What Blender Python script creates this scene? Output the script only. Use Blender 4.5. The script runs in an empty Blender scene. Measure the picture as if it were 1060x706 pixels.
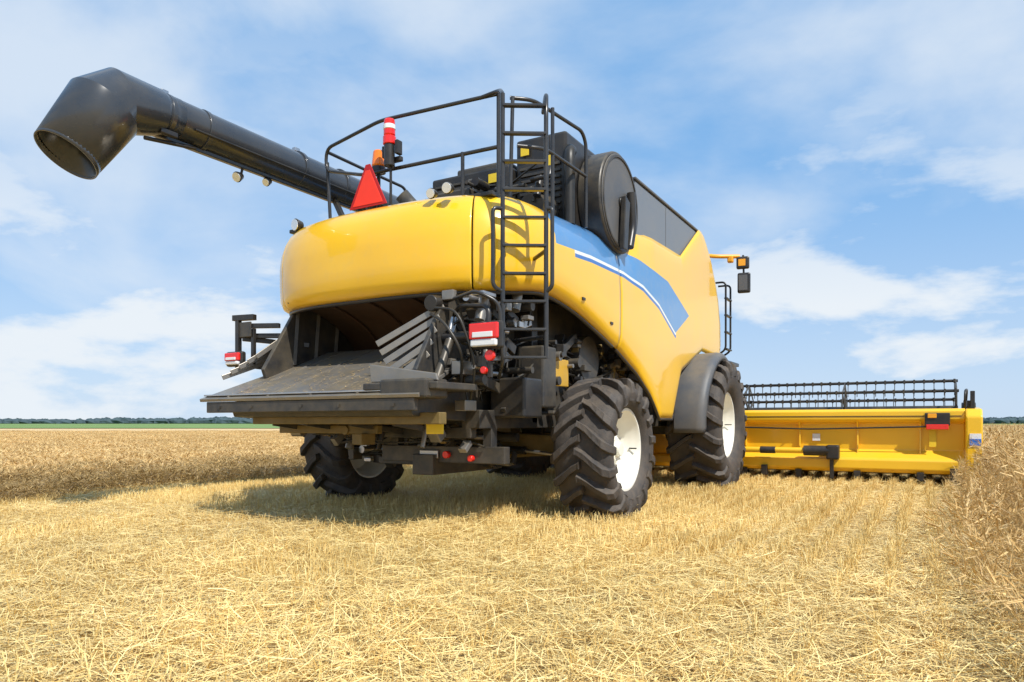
import bpy, math, random
import numpy as np
from mathutils import Vector, Matrix
random.seed(7); rng=np.random.default_rng(7)
scene=bpy.context.scene
col=scene.collection

# ------------------------------------------------------------------ materials
def new_mat(name):
    m=bpy.data.materials.new(name); m.use_nodes=True
    return m,m.node_tree.nodes,m.node_tree.links,m.node_tree.nodes['Principled BSDF']
def N(nodes,t,**kw):
    n=nodes.new(t)
    for k,v in kw.items(): setattr(n,k,v)
    return n
def mat(name,c,rough=.5,metal=0,var=.25,scale=6,dust=0.0,bump=0.0,coat=0,dustcol=(.42,.32,.17),spec=.5):
    m,n,l,b=new_mat(name)
    tc=N(n,'ShaderNodeTexCoord'); no=N(n,'ShaderNodeTexNoise'); no.inputs['Scale'].default_value=scale; no.inputs['Detail'].default_value=6
    l.new(tc.outputs['Object'],no.inputs['Vector'])
    mx=N(n,'ShaderNodeMix',data_type='RGBA')
    mx.inputs[6].default_value=(c[0]*(1-var),c[1]*(1-var),c[2]*(1-var),1); mx.inputs[7].default_value=(min(1,c[0]*(1+var)),min(1,c[1]*(1+var)),min(1,c[2]*(1+var)),1)
    l.new(no.outputs[0],mx.inputs[0]); out=mx.outputs[2]
    if dust>0:
        n2=N(n,'ShaderNodeTexNoise'); n2.inputs['Scale'].default_value=scale*.6; n2.inputs['Detail'].default_value=9; n2.inputs['Roughness'].default_value=.7
        l.new(tc.outputs['Object'],n2.inputs['Vector'])
        geo=N(n,'ShaderNodeNewGeometry'); sep=N(n,'ShaderNodeSeparateXYZ'); l.new(geo.outputs['Normal'],sep.inputs[0])
        up=N(n,'ShaderNodeMapRange'); up.inputs[1].default_value=-.3; up.inputs[2].default_value=1; up.inputs[3].default_value=.35; up.inputs[4].default_value=1.3; l.new(sep.outputs[2],up.inputs[0])
        r=N(n,'ShaderNodeMapRange'); r.inputs[1].default_value=.35; r.inputs[2].default_value=.7; r.inputs[3].default_value=0; r.inputs[4].default_value=dust; l.new(n2.outputs[0],r.inputs[0])
        mu=N(n,'ShaderNodeMath',operation='MULTIPLY',use_clamp=True); l.new(r.outputs[0],mu.inputs[0]); l.new(up.outputs[0],mu.inputs[1])
        m2=N(n,'ShaderNodeMix',data_type='RGBA'); l.new(mu.outputs[0],m2.inputs[0]); l.new(out,m2.inputs[6]); m2.inputs[7].default_value=(*dustcol,1); out=m2.outputs[2]
    l.new(out,b.inputs['Base Color'])
    rr=N(n,'ShaderNodeMapRange'); rr.inputs[3].default_value=max(0.05,rough-.1); rr.inputs[4].default_value=min(1,rough+.12); l.new(no.outputs[0],rr.inputs[0]); l.new(rr.outputs[0],b.inputs['Roughness'])
    b.inputs['Metallic'].default_value=metal; b.inputs['Coat Weight'].default_value=coat; b.inputs['Coat Roughness'].default_value=.12; b.inputs['Specular IOR Level'].default_value=spec
    if bump>0:
        bp=N(n,'ShaderNodeBump'); bp.inputs['Strength'].default_value=bump; bp.inputs['Distance'].default_value=.01
        n3=N(n,'ShaderNodeTexNoise'); n3.inputs['Scale'].default_value=scale*8; l.new(tc.outputs['Object'],n3.inputs['Vector']); l.new(n3.outputs[0],bp.inputs['Height']); l.new(bp.outputs[0],b.inputs['Normal'])
    return m
YEL=(.93,.54,.014)
M={}
M['yellow']=mat('yellow_paint',YEL,.36,0,.05,2,dust=.12,coat=.4)
M['yellow_dirty']=mat('yellow_dirty',(.62,.34,.02),.5,0,.2,5,dust=.5)
M['black']=mat('black_paint',(.016,.016,.018),.34,0,.4,6,dust=.14)
M['rail']=mat('rail_paint',(.035,.037,.042),.28,.25,.25,6,dust=.12)
M['frame']=mat('dark_frame',(.036,.036,.038),.42,.2,.5,8,dust=.32)
M['slate']=mat('slate_paint',(.036,.041,.050),.26,.0,.15,4,dust=.07,coat=.35)
M['tank']=mat('tank_grey',(.16,.18,.21),.45,.0,.1,4,dust=.1)
M['fender']=mat('fender_grey',(.085,.09,.10),.5,.0,.15,4,dust=.25)
M['plate']=mat('chute_plate',(.25,.24,.23),.36,.55,.25,7,dust=.55)
M['steel']=mat('steel',(.5,.5,.51),.3,.9,.2,10,dust=.25)
M['rust']=mat('brown_inside',(.085,.042,.022),.6,.1,.4,4,dust=.25)
M['olive']=mat('olive_beam',(.16,.11,.03),.6,.1,.4,7,dust=.45)
M['rubber']=mat('tyre_rubber',(.046,.041,.039),.72,0,.4,9,dust=.42,bump=.4,dustcol=(.24,.18,.12))
M['rim']=mat('rim_white',(.85,.83,.74),.42,0,.06,5,dust=.22,dustcol=(.5,.4,.25))
M['white']=mat('white_part',(.8,.8,.8),.35,0,.05)
M['red']=mat('red_lens',(.8,.02,.012),.2,0,.1,coat=.5)
M['redsign']=mat('red_sign',(.9,.045,.02),.45,0,.08)
M['darkred']=mat('dark_red_edge',(.45,.012,.01),.4,0,.08)
M['orange']=mat('orange_lens',(.95,.22,.01),.2,0,.1,coat=.5)
M['amber']=mat('amber_part',(.9,.38,.02),.35,0,.1)
M['blue']=mat('blue_sticker',(.03,.16,.55),.4,0,.05)
M['hose']=mat('rubber_hose',(.012,.012,.012),.42,0,.3,dust=.12)
M['glass']=mat('cab_glass',(.02,.03,.03),.05,0,.1,coat=1)
M['lens']=mat('lamp_lens',(.75,.78,.8),.12,.6,.1)
M['label']=mat('yellow_label',(.85,.6,.03),.5,0,.1)

def body_mat():
    m,n,l,b=new_mat('body_paint')
    tc=N(n,'ShaderNodeTexCoord'); s=N(n,'ShaderNodeSeparateXYZ'); l.new(tc.outputs['Object'],s.inputs[0])
    def math_(op,a,bb,clamp=False):
        k=N(n,'ShaderNodeMath',operation=op,use_clamp=clamp)
        for i,v in enumerate((a,bb)):
            if isinstance(v,(int,float)): k.inputs[i].default_value=v
            else: l.new(v,k.inputs[i])
        return k.outputs[0]
    t=math_('DIVIDE',math_('ADD',s.outputs[1],2.0),7.0)
    def curve(pts):
        r=N(n,'ShaderNodeValToRGB'); e=r.color_ramp.elements
        for i,(y,z) in enumerate(pts):
            p=(y+2)/7; v=z/5
            if i<2: el=e[i]; el.position=p
            else: el=e.new(p)
            el.color=(v,v,v,1)
        l.new(t,r.inputs[0]); return math_('MULTIPLY',r.outputs[0],5.0)
    U=curve([(-.9,3.6),(.7,3.6),(.85,3.09),(1.19,3.04),(2.49,2.94),(3.45,2.60)])
    L=curve([(-.9,2.72),(-.09,2.77),(.87,2.78),(1.5,2.72),(2.09,2.58),(2.8,2.27),(3.45,2.59)])
    z=s.outputs[2]
    band=math_('MULTIPLY',math_('LESS_THAN',z,U),math_('GREATER_THAN',z,L))
    band=math_('MULTIPLY',band,math_('GREATER_THAN',s.outputs[1],-.92)); band=math_('MULTIPLY',band,math_('LESS_THAN',s.outputs[1],3.45))
    yr=math_('MULTIPLY',math_('GREATER_THAN',s.outputs[1],-.5),math_('LESS_THAN',s.outputs[1],2.82))
    wl=math_('MULTIPLY',math_('MULTIPLY',math_('LESS_THAN',z,math_('SUBTRACT',L,.0)),math_('GREATER_THAN',z,math_('SUBTRACT',L,.035))),yr)
    pl=math_('MULTIPLY',math_('MULTIPLY',math_('LESS_THAN',z,math_('SUBTRACT',L,.035)),math_('GREATER_THAN',z,math_('SUBTRACT',L,.075))),yr)
    no=N(n,'ShaderNodeTexNoise'); no.inputs['Scale'].default_value=1.6; no.inputs['Detail'].default_value=8; l.new(tc.outputs['Object'],no.inputs['Vector'])
    def mix(f,a,c):
        k=N(n,'ShaderNodeMix',data_type='RGBA')
        if isinstance(f,float): k.inputs[0].default_value=f
        else: l.new(f,k.inputs[0])
        for i,v in ((6,a),(7,c)):
            if isinstance(v,tuple): k.inputs[i].default_value=(*v,1)
            else: l.new(v,k.inputs[i])
        return k.outputs[2]
    c=mix(no.outputs[0],(.88,.48,.009),(.95,.57,.016))
    c=mix(band,c,(.085,.25,.52)); c=mix(wl,c,(.8,.8,.75)); c=mix(pl,c,(.03,.14,.44))
    du=N(n,'ShaderNodeTexNoise'); du.inputs['Scale'].default_value=9; du.inputs['Detail'].default_value=10; du.inputs['Roughness'].default_value=.75; l.new(tc.outputs['Object'],du.inputs['Vector'])
    dr=N(n,'ShaderNodeMapRange'); dr.inputs[1].default_value=.5; dr.inputs[2].default_value=.8; dr.inputs[4].default_value=.2; l.new(du.outputs[0],dr.inputs[0])
    c=mix(dr.outputs[0],c,(.6,.44,.18))
    l.new(c,b.inputs['Base Color']); b.inputs['Coat Weight'].default_value=.7; b.inputs['Coat Roughness'].default_value=.05
    rr=N(n,'ShaderNodeMapRange'); rr.inputs[3].default_value=.22; rr.inputs[4].default_value=.42; l.new(no.outputs[0],rr.inputs[0]); l.new(rr.outputs[0],b.inputs['Roughness'])
    return m
M['body']=body_mat()

# ------------------------------------------------------------------ mesh helpers
COMB=bpy.data.objects.new('combine_harvester',None); col.objects.link(COMB)
def mk(name,v,f,m,parent=COMB,smooth=None,bevel=0,solid=0,seg=2):
    me=bpy.data.meshes.new(name); me.from_pydata([tuple(p) for p in v],[],f); me.update()
    o=bpy.data.objects.new(name,me); col.objects.link(o)
    if m: me.materials.append(m if not isinstance(m,str) else M[m])
    if parent: o.parent=parent
    if smooth is not None:
        me.shade_smooth(); me.set_sharp_from_angle(angle=math.radians(smooth))
    if solid:
        md=o.modifiers.new('s','SOLIDIFY'); md.thickness=solid; md.offset=0
    if bevel:
        md=o.modifiers.new('b','BEVEL'); md.width=bevel; md.segments=seg; md.limit_method='ANGLE'
    return o
def box(name,c,s,m,rot=None,bevel=.008,parent=COMB):
    hx,hy,hz=s[0]/2,s[1]/2,s[2]/2
    v=[Vector((x,y,z)) for x in(-hx,hx) for y in(-hy,hy) for z in(-hz,hz)]
    if rot:
        R=Matrix.Rotation(math.radians(rot[2]),3,'Z')@Matrix.Rotation(math.radians(rot[1]),3,'Y')@Matrix.Rotation(math.radians(rot[0]),3,'X'); v=[R@p for p in v]
    v=[p+Vector(c) for p in v]
    f=[(0,1,3,2),(4,6,7,5),(0,4,5,1),(2,3,7,6),(0,2,6,4),(1,5,7,3)]
    return mk(name,v,f,m,parent,bevel=min(bevel,min(s)*.3))
def bx(name,x0,x1,y0,y1,z0,z1,m,**k): return box(name,((x0+x1)/2,(y0+y1)/2,(z0+z1)/2),(x1-x0,y1-y0,z1-z0),m,**k)
def prism(name,poly,axis,a0,a1,m,bevel=.01,parent=COMB,smooth=None):
    n=len(poly); v=[]
    for a in(a0,a1):
        for p in poly:
            v.append((a,p[0],p[1]) if axis=='x' else ((p[0],a,p[1]) if axis=='y' else (p[0],p[1],a)))
    f=[tuple(range(n)),tuple(range(2*n-1,n-1,-1))]+[(i,i+n,(i+1)%n+n,(i+1)%n) for i in range(n)]
    return mk(name,v,f,m,parent,bevel=bevel,smooth=smooth)
def fillet(pts,r,k=5):
    P=[Vector(p) for p in pts]
    if len(P)<3 or r<=0: return P
    out=[P[0]]
    for i in range(1,len(P)-1):
        a,b,c=P[i-1],P[i],P[i+1]; d1=(a-b); d2=(c-b); rr=min(r,d1.length*.48,d2.length*.48)
        s=b+d1.normalized()*rr; e=b+d2.normalized()*rr
        for j in range(k+1):
            t=j/k; out.append(s*(1-t)**2+b*2*t*(1-t)+e*t*t)
    out.append(P[-1]); return out
def tube_data(pts,r,seg=10,caps=True):
    P=[Vector(p) for p in pts]; n=len(P); R=r if isinstance(r,(list,tuple)) else [r]*n
    v=[];f=[]; up=None
    for i in range(n):
        t=(P[min(i+1,n-1)]-P[max(i-1,0)]).normalized()
        if up is None:
            up=Vector((0,0,1)) if abs(t.z)<.9 else Vector((1,0,0))
        a=t.cross(up); 
        if a.length<1e-4: a=t.cross(Vector((1,.3,0)))
        a.normalize(); b=a.cross(t).normalized(); up=b
        for k in range(seg):
            q=2*math.pi*k/seg; v.append(P[i]+(a*math.cos(q)+b*math.sin(q))*R[i])
    for i in range(n-1):
        for k in range(seg):
            f.append((i*seg+k,i*seg+(k+1)%seg,(i+1)*seg+(k+1)%seg,(i+1)*seg+k))
    if caps: f.append(tuple(range(seg))[::-1]); f.append(tuple(range((n-1)*seg,n*seg)))
    return v,f
def tube(name,pts,r,m,fil=.08,seg=10,caps=True,solid=0,parent=COMB,smooth=50):
    p=fillet(pts,fil) if not isinstance(r,(list,tuple)) else pts
    v,f=tube_data(p,r,seg,caps); return mk(name,v,f,m,parent,smooth=smooth,solid=solid)
def cyl(name,a,b,r,m,seg=24,r2=None,bevel=.006,caps=True):
    v,f=tube_data([a,b],[r,r if r2 is None else r2],seg,caps); return mk(name,v,f,m,smooth=40,bevel=bevel)
def multi(name,parts,m,parent=COMB,smooth=None,bevel=0):
    V=[];F=[]
    for v,f in parts:
        o=len(V); V+=list(v); F+=[tuple(i+o for i in q) for q in f]
    return mk(name,V,F,m,parent,smooth=smooth,bevel=bevel)
def boxdata(c,s,R=None):
    hx,hy,hz=s[0]/2,s[1]/2,s[2]/2
    v=[Vector((x,y,z)) for x in(-hx,hx) for y in(-hy,hy) for z in(-hz,hz)]
    if R: v=[R@p for p in v]
    return [p+Vector(c) for p in v],[(0,1,3,2),(4,6,7,5),(0,4,5,1),(2,3,7,6),(0,2,6,4),(1,5,7,3)]
def barbox(a,b,w,h):
    a=Vector(a);b=Vector(b);d=b-a; q=d.to_track_quat('Y','Z').to_matrix()
    return boxdata((a+b)/2,(w,d.length,h),q)
def bar(name,a,b,w,h,m,bevel=.004):
    v,f=barbox(a,b,w,h); return mk(name,v,f,m,bevel=bevel)

# ------------------------------------------------------------------ wheels
def lathe(prof,cx,cy,cz,seg=64):
    v=[];f=[];n=len(prof)
    for k in range(seg):
        q=2*math.pi*k/seg
        for x,r in prof: v.append((cx+x,cy+r*math.cos(q),cz+r*math.sin(q)))
    for k in range(seg):
        k2=(k+1)%seg
        for i in range(n-1): f.append((k*n+i,k*n+i+1,k2*n+i+1,k2*n+i))
    return v,f
def wheel(tag,cx,cy,R,W,rim,side,nl,lug):
    Rc=R-lug; h=Rc-rim; cz=R-.025
    half=[(.34,rim-.005),(.42,rim+.06*h),(.475,rim+.3*h),(.5,rim+.55*h),(.49,rim+.78*h),(.455,Rc-.035),(.40,Rc-.012),(.2,Rc)]
    prof=[(-x*W,r) for x,r in half]+[(x*W,r) for x,r in reversed(half)]
    v,f=lathe(prof,cx,cy,cz,80); mk('tyre_'+tag,v,f,'rubber',smooth=45)
    parts=[]
    samp=[(-.03,Rc,0,1,1),(.12,Rc,0,1,1),(.27,Rc,0,1,1),(.39,Rc-.008,.25,.97,1),(.45,Rc-.035,.7,.7,.9),(.485,Rc-.10,.97,.2,.6),(.5,Rc-.17,1,0,.2)]
    for sd in(-1,1):
        for i in range(nl):
            th0=2*math.pi*(i+(.5 if sd>0 else 0))/nl
            v=[];f=[]
            for j,(xf,r,nx,nr,hh) in enumerate(samp):
                s=max(0,xf)/.5; th=th0+ (s**1.15)*.36*(.75/R)**.5; wd=(.034+.016*s)/Rc
                for (dt,hf) in((-wd*1.25,-.01),(-wd*.8,lug*hh),(wd*.8,lug*hh),(wd*1.25,-.01)):
                    rr=r+nr*hf; xx=sd*(xf*W+nx*hf*.8)
                    v.append((cx+xx,cy+rr*math.cos(th+dt),cz+rr*math.sin(th+dt)))
            ns=len(samp)
            for j in range(ns-1):
                for k in range(3): f.append((j*4+k,j*4+k+1,(j+1)*4+k+1,(j+1)*4+k))
            f.append((0,1,2,3)); f.append(((ns-1)*4+3,(ns-1)*4+2,(ns-1)*4+1,(ns-1)*4))
            parts.append((v,f))
    multi('tyre_lugs_'+tag,parts,'rubber',bevel=.006)
    s=side
    rp=[(s*.35*W,rim+.012),(s*.372*W,rim+.01),(s*.372*W,rim-.02),(s*.33*W,rim-.035),(s*.25*W,rim-.05),(s*.20*W,rim-.075),(s*.12*W,rim-.08),(s*.05*W,rim-.11),(s*.03*W,rim*.72),(s*.09*W,rim*.5),(s*.10*W,rim*.36),(s*.17*W,rim*.33),(s*.20*W,rim*.28),(s*.20*W,.001)]
    v,f=lathe(rp,cx,cy,cz,64); mk('rim_'+tag,v,f,'rim',smooth=35)
    rp=[(s*.05*W,rim-.11),(-s*.2*W,rim-.08),(-s*.3*W,rim-.05),(-s*.37*W,rim-.02),(-s*.37*W,rim+.012),(-s*.34*W,rim+.01)]
    v,f=lathe(rp,cx,cy,cz,64); mk('rim_inner_'+tag,v,f,'rim',smooth=35)
    parts=[]
    for i in range(10):
        q=2*math.pi*i/10; r=rim*.43; a=(cx+s*.085*W,cy+r*math.cos(q),cz+r*math.sin(q)); b=(cx+s*(.085*W+.05),a[1],a[2]); parts.append(tube_data([a,b],.016,6))
    multi('wheel_bolts_'+tag,parts,'steel')
    cyl('hub_cap_'+tag,(cx+s*.15*W,cy,cz),(cx+s*(.2*W+.05),cy,cz),rim*.17,'rim')
    cyl('valve_'+tag,(cx+s*.2*W,cy+rim*.8,cz),(cx+s*.34*W,cy+rim*.82,cz),.008,'black')
wheel('rear_right',1.75,0,.75,.62,.43,1,17,.066)
wheel('rear_left',-1.75,0,.75,.62,.43,-1,17,.066)
wheel('front_right',1.72,4.18,1.0,.80,.50,1,19,.074)
wheel('front_left',-1.72,4.18,1.0,.80,.50,-1,19,.074)

# ------------------------------------------------------------------ body shell
PROF=[(0,.11),(.04,.04),(.12,.008),(.3,0),(.5,.0),(.64,.015),(.76,.05),(.85,.095),(.92,.155),(.97,.24),(1.0,.40)]
def smooth_list(pts,x):
    P=[pts[0]]+list(pts)+[pts[-1]]
    if x<=pts[0][0]: return pts[0][1]
    for i in range(1,len(P)-2):
        if P[i][0]<=x<=P[i+1][0]:
            t=(x-P[i][0])/(P[i+1][0]-P[i][0]+1e-9); p0,p1,p2,p3=P[i-1][1],P[i][1],P[i+1][1],P[i+2][1]
            return .5*((2*p1)+(-p0+p2)*t+(2*p0-5*p1+4*p2-p3)*t*t+(-p0+3*p1-3*p2+p3)*t**3)
    return pts[-1][1]
XW=1.62
def plan(n=150):
    pts=[]
    for i in range(30): pts.append(Vector((XW,.74-(i/30)*1.64,0)))
    for i in range(n//2+1):
        q=math.pi/2*i/(n//2); e=2/2.8
        pts.append(Vector((XW*math.cos(q)**e,-.9-1.0*math.sin(q)**e,0)))
    return pts
half=plan(); full=half+[Vector((-p.x,p.y,0)) for p in reversed(half[:-1])]
ZB=[(-2,2.19),(-1.5,2.20),(-.98,2.24),(-.4,2.17),(.155,2.03),(.75,1.87)]
def shell_rows(pts):
    rows=[]
    for i,p in enumerate(pts):
        a=pts[max(i-1,0)]; b=pts[min(i+1,len(pts)-1)]; t=(b-a).normalized(); nrm=Vector((t.y,-t.x,0))
        if nrm.dot(Vector((0,-.4,0))-p)<0: nrm=-nrm
        zb=smooth_list(ZB,p.y); zt=3.12 if p.y<-.9 else 3.12+.03*min(1,(p.y+.9))
        k=1.0 if p.y<-.9 else 1-.45*min(1,(p.y+.9)/1.6)
        rows.append([(p.x+nrm.x*o*k,p.y+nrm.y*o*k,zb+(zt-zb)*v) for v,o in PROF])
    return rows
def gridmesh(name,rows,m,solid=.02,smooth=40):
    nu=len(rows);nv=len(rows[0]); v=[p for r in rows for p in r]
    f=[(i*nv+j,(i+1)*nv+j,(i+1)*nv+j+1,i*nv+j+1) for i in range(nu-1) for j in range(nv-1)]
    return mk(name,v,f,m,smooth=smooth,solid=solid)
rows=shell_rows(full)
i1=[i for i,p in enumerate(full) if p.y<-1 and abs(p.x)<1.20]
a,b=i1[0],i1[-1]
def shrink(rws,s0,s1):
    r=[list(x) for x in rws]
    def mv(A,B,d): return tuple(A[k]+(B[k]-A[k])*d for k in range(3))
    if s0: r[0]=[mv(A,B,.3) for A,B in zip(r[0],r[1])]
    if s1: r[-1]=[mv(A,B,.3) for A,B in zip(r[-1],r[-2])]
    return r
gridmesh('side_hood_right',shrink(rows[:a+1],1,1),'body')
gridmesh('rear_hood',shrink(rows[a:b+1],1,1),'body')
gridmesh('side_hood_left',shrink(rows[b:],1,1),'body')
v,f=tube_data([(r[0][0],r[0][1],r[0][2]-.012) for r in rows[2:-2]],.022,8); mk('hood_edge_seal',v,f,'black',smooth=60)
BOT=[(0,(.755,1.87)),(.16,(1.37,1.62)),(.28,(1.8,1.37)),(.40,(2.16,1.06)),(.5,(2.7,1.06)),(.62,(3.1,1.75)),(.8,(4.2,2.14)),(1,(5.3,2.1))]
TOP=[(0,(.755,3.15)),(.12,(1.15,3.15)),(.22,(1.40,3.40)),(.6,(3.2,3.44)),(.93,(4.16,4.05)),(1,(4.3,4.05))]
def pl(pts,s):
    for (a,A),(b,B) in zip(pts,pts[1:]):
        if s<=b:
            t=(s-a)/(b-a); return (A[0]+(B[0]-A[0])*t,A[1]+(B[1]-A[1])*t)
    return pts[-1][1]
for sg,nm in((1,'right'),(-1,'left')):
    rr=[]
    for i in range(81):
        s=i/80; B=pl(BOT,s); T=pl(TOP,s); k=.55*max(0,1-s*3)+.12
        row=[]
        for v,o in PROF:
            y=B[0]+(T[0]-B[0])*v+.38*4*v*(1-v)*s**5; z=B[1]+(T[1]-B[1])*v
            row.append((sg*(XW-o*k-.0),y,z))
        rr.append(row)
    gridmesh('side_panel_'+nm,rr,'body')
    v,f=tube_data([(r[0][0],r[0][1],r[0][2]-.01) for r in rr[:42]],.02,8); mk('side_panel_seal_'+nm,v,f,'black',smooth=60)
    fr=[]
    for i in range(34):
        q=math.radians(186-i*(186-58)/33); R=1.10; wo=1.93+.05*math.sin(i/33*math.pi); sk=.10+.10*max(0,1-i/8)
        cs=[(1.50,R-.05),(1.53,R),(wo-.10,R+.012),(wo-.03,R),(wo,R-.035),(wo+.004,R-sk)]
        fr.append([(sg*x,4.18+r*math.cos(q),.975+r*math.sin(q)) for x,r in cs])
    gridmesh('fender_'+nm,fr,'fender',solid=.025,smooth=50)
for y,z in((-.3,2.28),(.45,2.12)): box('panel_latch',(1.632,y,z),(.014,.07,.03),'black')
bx('hood_liner',-1.48,1.48,-1.2,4.2,2.32,3.0,'black'); bx('hood_liner_rear',-1.1,1.1,-1.62,-1.2,2.32,3.0,'black')
bx('engine_deck',-1.3,1.3,-1.55,1.3,3.06,3.10,'black')
bx('grain_tank',-1.55,1.55,1.40,4.22,3.2,4.03,'tank',bevel=.03)
bx('tank_rib',1.55,1.553,2.6,2.612,3.45,4.0,'fender',bevel=0)
bx('tank_rim',-1.57,1.57,1.38,4.24,4.03,4.06,'fender')
bx('hood_front_frame',-1.45,1.45,4.2,4.5,2.1,4.0,'black')
prism('cab_glass',[(4.5,1.95),(4.5,3.75),(6.0,3.75),(6.35,2.9),(6.1,1.95)],'x',-.95,.95,'glass',bevel=.03)
bx('cab_roof',-1.0,1.0,4.51,6.25,3.75,3.95,'yellow',bevel=.06)
bx('cab_base',-1.0,1.0,4.51,6.0,1.75,1.95,'black')
for x in(-.96,.96): bar('cab_pillar',(x,5.4,1.95),(x,5.4,3.75),.08,.08,'black')
bx('chassis_side',-1.18,1.18,-.25,4.3,1.0,2.31,'frame',bevel=.03)
bx('chassis_rail_r',1.0,1.2,-1.6,4.2,.95,1.12,'frame'); bx('chassis_rail_l',-1.2,-1.0,-1.6,4.2,.95,1.12,'frame')
bx('axle_front',-1.4,1.4,4.0,4.36,.82,1.18,'frame',bevel=.03)
cyl('final_drive_r',(1.1,4.18,.97),(1.5,4.18,.97),.28,'frame'); cyl('final_drive_l',(-1.1,4.18,.97),(-1.5,4.18,.97),.28,'frame')
prism('rear_axle_beam',[(-1.35,.66),(-.5,.60),(0,.72),(.5,.60),(1.35,.66),(1.35,.86),(.4,.9),(0,1.0),(-.4,.9),(-1.35,.86)],'y',-.11,.11,'olive',bevel=.02)
for s in(-1,1):
    cyl('kingpin',(s*1.36,0,.5),(s*1.36,0,1.0),.085,'frame'); cyl('hub_shaft',(s*1.3,0,.725),(s*1.76,0,.725),.15,'frame')
    tube('steering_cylinder',[(s*.2,-.22,.72),(s*.9,-.22,.7)],.045,'black'); tube('steering_rod',[(s*.9,-.22,.7),(s*1.3,-.2,.66)],.02,'steel')
bx('axle_support',-.35,.35,-.4,.4,.85,1.05,'frame')

# ------------------------------------------------------------------ rear straw hood inside + chute
rowsI=[]
for i in range(13):
    q=i/12; y=-1.75+1.15*math.sin(q*math.pi/2); z=2.26-.75*(1-math.cos(q*math.pi/2))
    rowsI.append([(-1.1,y,z),(0,y+.02,z),(.92,y,z)])
gridmesh('straw_hood_roof',rowsI,'rust',solid=.02)
for x in(-.7,-.2,.35): 
    v,f=tube_data([(x,r[0][1]-.01,r[0][2]-.02) for r in rowsI],.012,6); mk('straw_hood_rib',v,f,'rust')
bx('inner_wall',-1.2,1.2,-.62,-.5,1.0,2.3,'black')
prism('hood_side_plate_left',[(-.5,1.1),(-1.9,1.3),(-2.0,1.55),(-1.55,2.25),(-.5,2.28)],'x',-1.22,-1.17,'frame')
prism('hood_side_plate_right',[(-.5,1.1),(-2.2,1.28),(-2.25,1.45),(-1.85,2.1),(-1.6,2.25),(-.5,2.28)],'x',.94,.99,'frame')
v=[(-1.48,-2.52,1.235),(1.22,-2.52,1.235),(.93,-1.1,1.80),(-1.16,-1.1,1.80)]
mk('chute_plate',v+[(p[0],p[1]+.01,p[2]-.03) for p in v],[(0,1,2,3),(7,6,5,4),(0,4,5,1),(1,5,6,2),(2,6,7,3),(3,7,4,0)],'plate',bevel=.004)
def onplate(x,t): return (x*(1-.18*t),-2.52+1.42*t,1.238+.565*t)
for x in(-1.1,-.55,0,.55,1.0): bar('chute_seam',onplate(x,.02),onplate(x,.98),.02,.012,'plate',bevel=.002)
bar('chute_cross_fold',(-1.46,-2.46,1.27),(1.20,-2.46,1.27),.05,.015,'steel',bevel=.003)
multi('chute_bolts',[boxdata((x,-2.508,1.15),(.025,.012,.025)) for x in(-1.2,-.75,-.1,.35,.95)],'frame')
bx('chute_lip',-1.40,1.16,-2.50,-2.44,1.10,1.205,'frame')
prism('chute_under_frame',[(-2.42,1.16),(-2.38,1.06),(-1.0,.98),(-.6,1.1),(-.6,1.7),(-1.2,1.62)],'x',-1.15,1.05,'frame')
for x in(-1.3,-.6,.1,.8): bar('chute_brace',(x,-2.46,1.14),(x*.9,-1.2,1.45),.04,.05,'frame')
bx('chute_hinge_box',.80,1.28,-2.50,-2.2,1.20,1.36,'frame',bevel=.02)
prism('chute_corner',[(.62,-2.50),(1.36,-2.46),(1.40,-1.95),(1.1,-1.8)],'z',1.27,1.33,'frame')
prism('chute_wing',[(.60,1.50),(1.30,1.40),(1.32,1.34),(.62,1.34)],'y',-2.40,-2.37,'plate')
bx('under_beam',-1.0,1.25,-2.28,-2.18,.99,1.09,'olive'); bx('under_beam2',-.6,1.1,-1.6,-1.5,.86,.96,'frame'); bx('under_beam3',-1.0,.3,-1.95,-1.88,.90,.98,'olive')
for x in(-.8,-.35,.2,.7): bar('under_strut',(x,-2.2,1.0),(x+.12,-1.5,.9),.03,.05,'frame'); 
for i in range(5):
    bar('chute_fin_right',(.46+.07*i,-2.14-.03*i,1.70-.085*i),(1.0,-1.88-.055*i,2.04-.11*i),.014,.055,'plate')
    bar('chute_fin_left',(-1.62+.07*i,-2.15+.05*i,1.47+.055*i),(-1.30+.03*i,-1.40,1.80+.08*i),.014,.05,'plate')
for i in range(3): bar('side_slat',(-1.16,-1.6+.3*i,1.62+.03*i),(-1.14,-1.57+.3*i,2.2),.01,.04,'frame')
for n_,p,q,w_ in(('left_bracket_arm',(-1.15,-1.4,1.85),(-1.62,-1.9,1.9),.05),('left_bracket_arm2',(-1.15,-1.4,1.55),(-1.62,-1.9,1.62),.05),('left_bracket_post',(-1.66,-1.92,1.55),(-1.66,-1.92,2.1),.05),('left_bracket_post2',(-1.47,-1.88,1.62),(-1.47,-1.88,2.0),.04),('left_bracket_top',(-1.72,-1.93,2.12),(-1.45,-1.88,2.12),.06),('left_bracket_mid',(-1.68,-1.92,1.93),(-1.25,-1.7,1.93),.05),('left_bracket_tab',(-1.5,-1.88,2.03),(-1.22,-1.75,2.03),.05)):
    bar(n_,p,q,w_,w_,'black')
box('left_bracket_plate',(-1.56,-1.92,1.99),(.2,.02,.16),'frame')
def lamp(c,w=.28,h=.2,rz=0):
    x,y,z=c
    box('lamp_housing',(x,y+.03,z),(w+.03,.07,h+.03),'black',bevel=.03)
    box('lamp_red',(x,y-.015,z+h*.16),(w,.04,h*.66),'red',bevel=.02); box('lamp_white',(x,y-.013,z-h*.33),(w*.9,.04,h*.3),'white',bevel=.015); box('lamp_pane',(x,y-.04,z+.0),(w*.7,.01,h*.22),'white',bevel=.004)
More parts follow.
